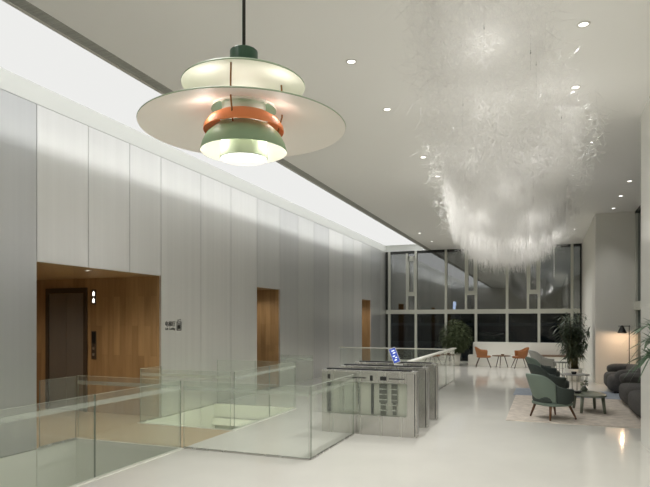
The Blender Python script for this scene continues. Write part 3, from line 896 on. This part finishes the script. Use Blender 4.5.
# ------------------------------------------------------------------ tan shell chairs
def shell_chair(label, x, y, rot):
    t = thing('shell_chair', label, 'chair', (x, y, 0), R(rot), 'tan shell chairs')
    def zt(a):
        return 0.64 + 0.13 * (1 / (1 + math.exp((abs(math.degrees(a)) - 50) / 10.0)))
    bm = BM(); arc_shell(bm, R(-118), R(118), 0.30, 0.33, 0.02, 0.40, zt, th=0.035, n=30, lean=0.06); obj('shell', bm, M['tan'], t)
    bm = BM(); sblob(bm, (0.02, 0, 0.40), (0.26, 0.25, 0.045), 0.5, 0.7); obj('seat', bm, M['tan'], t)
    for sx, sy in ((-1, -1), (-1, 1), (1, -1), (1, 1)):
        bm = BM(); tube(bm, [(0.13 * sx, 0.14 * sy, 0.38), (0.27 * sx, 0.26 * sy, 0.0)], [0.017, 0.011], 8); obj('leg', bm, M['tanleg'], t)
    return t
shell_chair('tan leather shell chair left of the small round table', -2.20, 22.1, 8)
shell_chair('tan leather shell chair right of the small round table', -0.88, 22.15, 196)
t = thing('side_table', 'small brown round table between the two tan chairs', 'table', (-1.55, 22.15, 0))
bm = BM(); lathe(bm, [(0, 0.45), (0.33, 0.45), (0.335, 0.44), (0.33, 0.425), (0, 0.425)], 32); obj('tabletop', bm, M['brown'], t)
for k in range(3):
    a = 0.4 + k * 2 * PI / 3
    bm = BM(); tube(bm, [(0.12 * math.cos(a), 0.12 * math.sin(a), 0.43), (0.25 * math.cos(a), 0.25 * math.sin(a), 0)], [0.018, 0.012], 8); obj('leg', bm, M['tanleg'], t)
bm = BM(); lathe(bm, [(0, 0), (0.05, 0), (0.065, 0.05), (0.055, 0.055), (0.04, 0.01), (0, 0.01)], 20)
tag(obj('bowl', bm, M['brown'], loc=(-1.5, 22.1, 0.45)), 'small brown bowl on the round table between tan chairs', 'bowl')

# ------------------------------------------------------------------ rugs
bm = BM(); box(bm, -0.66, 2.2, 10.45, 14.05, 0.0, 0.012, bev=0.003)
tag(obj('rug', bm, M['rug']), 'pale beige mottled rug under the nearest armchair and sofa', 'rug')
bm = BM(); box(bm, -0.72, 2.2, 14.1, 15.5, 0.0, 0.012, bev=0.003)
tag(obj('rug', bm, M['rug2']), 'blue grey rug beyond the beige rug by the far sofa', 'rug')

# ------------------------------------------------------------------ coffee table and side tables
t = thing('coffee_table', 'low green grey coffee table in front of the sage armchair', 'table', (0.76, 12.0, 0.02), R(10))
bm = BM(); sblob(bm, (0, 0, 0.325), (0.28, 0.46, 0.022), 0.3, 0.75, 40, 8); obj('tabletop', bm, M['table'], t)
for sx, sy in ((-0.18, -0.30), (-0.17, 0.3), (0.18, -0.28), (0.17, 0.3)):
    bm = BM(); tube(bm, [(sx, sy, 0.315), (sx * 1.15, sy * 1.12, 0.0)], [0.034, 0.024], 10); obj('leg', bm, M['table'], t)
bm = BM(); lathe(bm, [(0, 0), (0.05, 0), (0.085, 0.035), (0.08, 0.04), (0.045, 0.008), (0, 0.008)], 24)
tag(obj('bowl', bm, M['black'], loc=(0.56, 11.85, 0.367)), 'shallow black bowl on the near end of the coffee table', 'bowl')
v = thing('vase', 'small green bud vase with leaves on the coffee table', 'vase', (0.70, 12.25, 0.367))
bm = BM(); lathe(bm, [(0, 0), (0.05, 0), (0.065, 0.04), (0.03, 0.09), (0.032, 0.10), (0, 0.10)], 20); obj('body', bm, M['table'], v)
bm = BM()
for k in range(14):
    a = k * 2.4; d = Vector((math.cos(a) * 0.06, math.sin(a) * 0.06, 0.07 + 0.04 * (k % 3)))
    sblob(bm, d * 0.9 + Vector((0, 0, 0.06)), (0.022, 0.022, 0.012), 1, 1, 8, 6)
obj('leaves', bm, M['leaf_a'], v)
def wire_table(label, x, y, r, h, top):
    t = thing('wire_table', label, 'table', (x, y, 0.013 if y < 15.4 else 0))
    bm = BM(); lathe(bm, [(0, h), (r, h), (r + 0.005, h - 0.01), (r, h - 0.02), (0, h - 0.02)], 40); obj('tabletop', bm, top, t)
    bm = BM()
    for k in range(14):
        a = k * 2 * PI / 14
        tube(bm, [(r * 0.9 * math.cos(a), r * 0.9 * math.sin(a), h - 0.02), (r * 0.62 * math.cos(a), r * 0.62 * math.sin(a), 0.006)], 0.005, 6)
    obj('wire_cage', bm, M['wire'], t)
    bm = BM(); tube(bm, [(r * 0.62 * math.cos(a), r * 0.62 * math.sin(a), 0.006) for a in [2 * PI * k / 40 for k in range(41)]], 0.006, 6); obj('base_ring', bm, M['wire'], t)
wire_table('round wire side table with grey top before the bamboo plant', 0.62, 14.4, 0.31, 0.5, M['chair_grey'])
wire_table('small wire side table beside the light grey armchair', 0.42, 18.6, 0.24, 0.5, M['wire'])
bm = BM(); lathe(bm, [(0, 0), (0.05, 0), (0.06, 0.06), (0.052, 0.06), (0.045, 0.01), (0, 0.01)], 20)
tag(obj('cup', bm, M['black'], loc=(0.60, 14.3, 0.512)), 'small black cup on the round wire side table', 'cup')

# ------------------------------------------------------------------ sofas
def sofa(label, y0, y1, arm_far, arm_near, x0=1.45):
    t = thing('sofa', label, 'sofa', (0, 0, 0.012), 0, 'charcoal sofas')
    ym = (y0 + y1) / 2; hy = (y1 - y0) / 2
    nseat = 2
    for k in range(nseat):
        a = y0 + (y1 - y0) * k / nseat; b2 = y0 + (y1 - y0) * (k + 1) / nseat
        bm = BM(); sblob(bm, ((x0 + 2.05) / 2, (a + b2) / 2, 0.22), ((2.05 - x0) / 2, (b2 - a) / 2 + 0.015, 0.205), 0.55, 0.5, 40, 20); obj('seat', bm, M['sofa'], t)
    bm = BM(); sblob(bm, (2.06, ym, 0.34), (0.17, hy * 0.98, 0.30), 0.6, 0.4, 36, 20); obj('backrest', bm, M['sofa'], t)
    if arm_far:
        bm = BM(); sblob(bm, (1.84, y1 - 0.20, 0.48), (0.36, 0.22, 0.14), 0.7, 0.55, 36, 18); obj('armrest', bm, M['sofa'], t)
    if arm_near:
        bm = BM(); sblob(bm, (1.86, y0 + 0.12, 0.30), (0.34, 0.2, 0.27), 0.65, 0.55, 36, 18); obj('armrest', bm, M['sofa'], t)
    bm = BM(); box(bm, x0 + 0.12, 2.15, y0 + 0.1, y1 - 0.1, 0, 0.05); obj('plinth', bm, M['black'], t)
sofa('charcoal sofa nearest the camera, partly hidden by the right wall', 11.1, 14.0, True, False)
sofa('charcoal sofa farther back, beside the floor lamp', 15.1, 16.75, True, True, 1.40)

# ------------------------------------------------------------------ floor lamp
t = thing('floor_lamp', 'slim black floor lamp with cone shade behind the far sofa', 'floor lamp', (2.06, 17.02, 0))
bm = BM(); lathe(bm, [(0, 0), (0.13, 0), (0.13, 0.02), (0, 0.025)], 28); obj('base', bm, M['black'], t)
bm = BM(); tube(bm, [(0, 0, 0.02), (0, 0, 1.62)], 0.011, 8); obj('pole', bm, M['black'], t)
bm = BM(); tube(bm, [(0.02, 0, 1.60), (-0.26, 0, 1.60)], 0.009, 8); obj('arm', bm, M['black'], t)
bm = BM(); sheet_lathe(bm, [(0.025, 0.20), (0.035, 0.18), (0.115, 0.0)], 0.004, 28)
lathe(bm, [(0, 0.2), (0.025, 0.2)], 28)
obj('lamp_shade', bm, [M['black'], M['white']], t, loc=(-0.17, 0, 1.42))
bm = BM(); sblob(bm, (0, 0, 0.05), (0.03, 0.03, 0.04), 1, 1, 12, 8); obj('bulb', bm, emis('warm_bulb', (1, 0.75, 0.5, 1), 6), t, loc=(-0.17, 0, 1.42))
plight(-0.17, -0.0, 1.425, 7, 0.03, (1, 0.66, 0.42), parent=t)

# ------------------------------------------------------------------ plants
def leaf(bm, p, d, L, w, droop=0.2, fold=0.0, seg=3):
    d = d.normalized(); up = Vector((0, 0, 1))
    s = d.cross(up)
    if s.length < 0.05: s = Vector((1, 0, 0))
    s.normalize()
    rows = []
    for k in range(seg + 1):
        u = k / seg
        c = p + d * (L * u) - up * (droop * L * u * u)
        ww = w * math.sin(PI * min(0.98, 0.12 + 0.86 * u)) / 2
        rows.append((bm.verts.new(c - s * ww), bm.verts.new(c + s * ww)))
    for k in range(seg):
        f = bm.faces.new((rows[k][0], rows[k][1], rows[k + 1][1], rows[k + 1][0])); f.smooth = True
def pot(t, r0, r1, h, mat, band=False):
    bm = BM(); lathe(bm, [(0, 0), (r0, 0), (r1, h), (r1 - 0.02, h), (r1 - 0.025, h - 0.05), (0, h - 0.05)], 36); obj('pot', bm, mat, t)
    bm = BM(); lathe(bm, [(0, h - 0.045), (r1 - 0.027, h - 0.045)], 24); obj('soil', bm, M['soil'], t)
# ficus by the end window
t = thing('potted_ficus', 'round bushy tree in a tall white pot by the end windows', 'plant', (-3.28, 22.6, 0))
pot(t, 0.14, 0.19, 0.52, M['white'])
bm = BM()
for k in range(5):
    a = k * 1.26
    tube(bm, [(0.03 * math.cos(a), 0.03 * math.sin(a), 0.47), (0.08 * math.cos(a), 0.08 * math.sin(a), 0.9), (0.3 * math.cos(a), 0.3 * math.sin(a), 1.35)], [0.016, 0.012, 0.006], 6)
obj('trunk', bm, M['stem'], t)
bm = BM()
for k in range(5200):
    d = Vector((rng.gauss(0, 1), rng.gauss(0, 1), rng.gauss(0, 1))).normalized()
    q = d * (rng.random() ** 0.4)
    pnt = Vector((q.x * 0.62, q.y * 0.58, 1.14 + q.z * 0.64))
    leaf(bm, pnt, Vector((d.x, d.y, d.z * 0.4 - 0.1)) + Vector((rng.uniform(-.5, .5), rng.uniform(-.5, .5), rng.uniform(-.4, .4))), rng.uniform(0.07, 0.13), 0.05, 0.3, seg=2)
obj('foliage', bm, M['leaf_a'], t, norm=False)
# bamboo palm by the column
t = thing('potted_bamboo', 'tall feathery bamboo palm in a low white pot beside the column', 'plant', (0.74, 18.05, 0))
pot(t, 0.20, 0.25, 0.36, M['white'])
stems = BM(); fol = BM()
for k in range(46):
    a = rng.uniform(0, 2 * PI); rr = rng.uniform(0.02, 0.15); sp = rng.uniform(0.08, 0.42); hgt = rng.uniform(1.1, 2.05)
    b0 = Vector((rr * math.cos(a), rr * math.sin(a), 0.31)); top = Vector((sp * math.cos(a) * 1.1, sp * math.sin(a) * 0.9, hgt))
    mid = b0.lerp(top, 0.5) - Vector((0.05 * math.cos(a), 0.05 * math.sin(a), 0))
    tube(stems, [b0, mid, top], [0.008, 0.006, 0.003], 5)
    for j in range(34):
        u = rng.uniform(0.35, 1.0)
        pnt = (b0.lerp(mid, u * 2) if u < 0.5 else mid.lerp(top, u * 2 - 1))
        b2 = rng.uniform(0, 2 * PI)
        d = Vector((math.cos(b2), math.sin(b2), rng.uniform(-0.3, 0.5)))
        if pnt.x + d.x * 0.3 > 0.47: d.x = -abs(d.x)
        leaf(fol, pnt, d, rng.uniform(0.16, 0.34), 0.034, rng.uniform(0.2, 0.7), seg=3)
obj('stems', stems, M['stem'], t); obj('foliage', fol, M['leaf_b'], t, norm=False)
# palm at the right edge
t = thing('potted_palm', 'green palm with long narrow fronds at the right wall', 'plant', (1.06, 5.05, 0))
pot(t, 0.16, 0.21, 0.42, M['white'])
stems = BM(); fol = BM()
def frond(a, reach, h0, h1, droop):
    pts = []
    for k in range(9):
        u = k / 8
        pts.append(Vector((0.05 * math.cos(a) + reach * u * math.cos(a), 0.05 * math.sin(a) + reach * u * math.sin(a), 0.38 + (h1 - 0.38) * math.sin(u * PI / 2 * (1 + droop)) )))
    tube(stems, pts, [0.009 - 0.0009 * k for k in range(9)], 6)
    for k in range(3, 9):
        tn = (pts[min(8, k + 1)] - pts[k - 1]).normalized()
        sd = tn.cross(Vector((0, 0, 1))).normalized()
        for s in (-1, 1):
            for j in range(2):
                pp = pts[k - 1].lerp(pts[k], j / 2 + 0.25)
                if 1.06 + pp.x + s * sd.x * 0.3 > 1.24: continue
                leaf(fol, pp, tn * 0.75 + sd * s + Vector((0, 0, 0.15)), rng.uniform(0.2, 0.3) * (1.1 - 0.4 * (k / 8)), 0.022, 0.15)
    leaf(fol, pts[-1], (pts[-1] - pts[-2]), 0.2, 0.02, 0.3)
for a, reach, h1, dr in ((R(178), 0.30, 1.72, .12), (R(150), 0.30, 1.62, .15), (R(200), 0.28, 1.55, .2), (R(225), 0.30, 1.5, .2), (R(135), 0.30, 1.75, .1), (R(165), 0.30, 1.48, .2), (R(240), 0.3, 1.6, .2), (R(210), 0.2, 1.8, .1), (R(190), 0.31, 1.5, .15), (R(160), 0.14, 1.85, .05)):
    frond(a, reach, 0.4, h1, dr)
obj('stems', stems, M['leaf_c'], t); obj('fronds', fol, M['leaf_c'], t, norm=False)

# ------------------------------------------------------------------ world, camera
w = bpy.data.worlds.new('dusk'); sc.world = w; w.use_nodes = True
nt = w.node_tree
bg = nt.nodes['Background']
bg.inputs[0].default_value = (0.30, 0.32, 0.33, 1)
bg.inputs[1].default_value = 0.12

F_PX = 570.0; CX, HY = 325.0, 320.5
cam = bpy.data.cameras.new('camera'); co = bpy.data.objects.new('camera', cam); col.objects.link(co)
cam.sensor_fit = 'HORIZONTAL'; cam.sensor_width = 36.0
cam.lens = 36.0 * F_PX / 650.0
cam.shift_x = 0.0
cam.shift_y = (HY - 243.5) / 650.0
cam.clip_start = 0.05; cam.clip_end = 300
co.location = (0, 0, 1.75)
co.rotation_euler = (R(90), 0, math.atan((546 - 325) / F_PX))
sc.camera = co

sc.view_settings.view_transform = 'Standard'
sc.view_settings.look = 'None'
sc.view_settings.gamma = 1
sc.view_settings.use_curve_mapping = False
sc.view_settings.exposure = 1.05
c = sc.cycles
c.use_denoising = True
c.max_bounces = 10; c.diffuse_bounces = 5; c.glossy_bounces = 5; c.transparent_max_bounces = 40
c.caustics_reflective = False; c.caustics_refractive = False
c.sample_clamp_indirect = 6
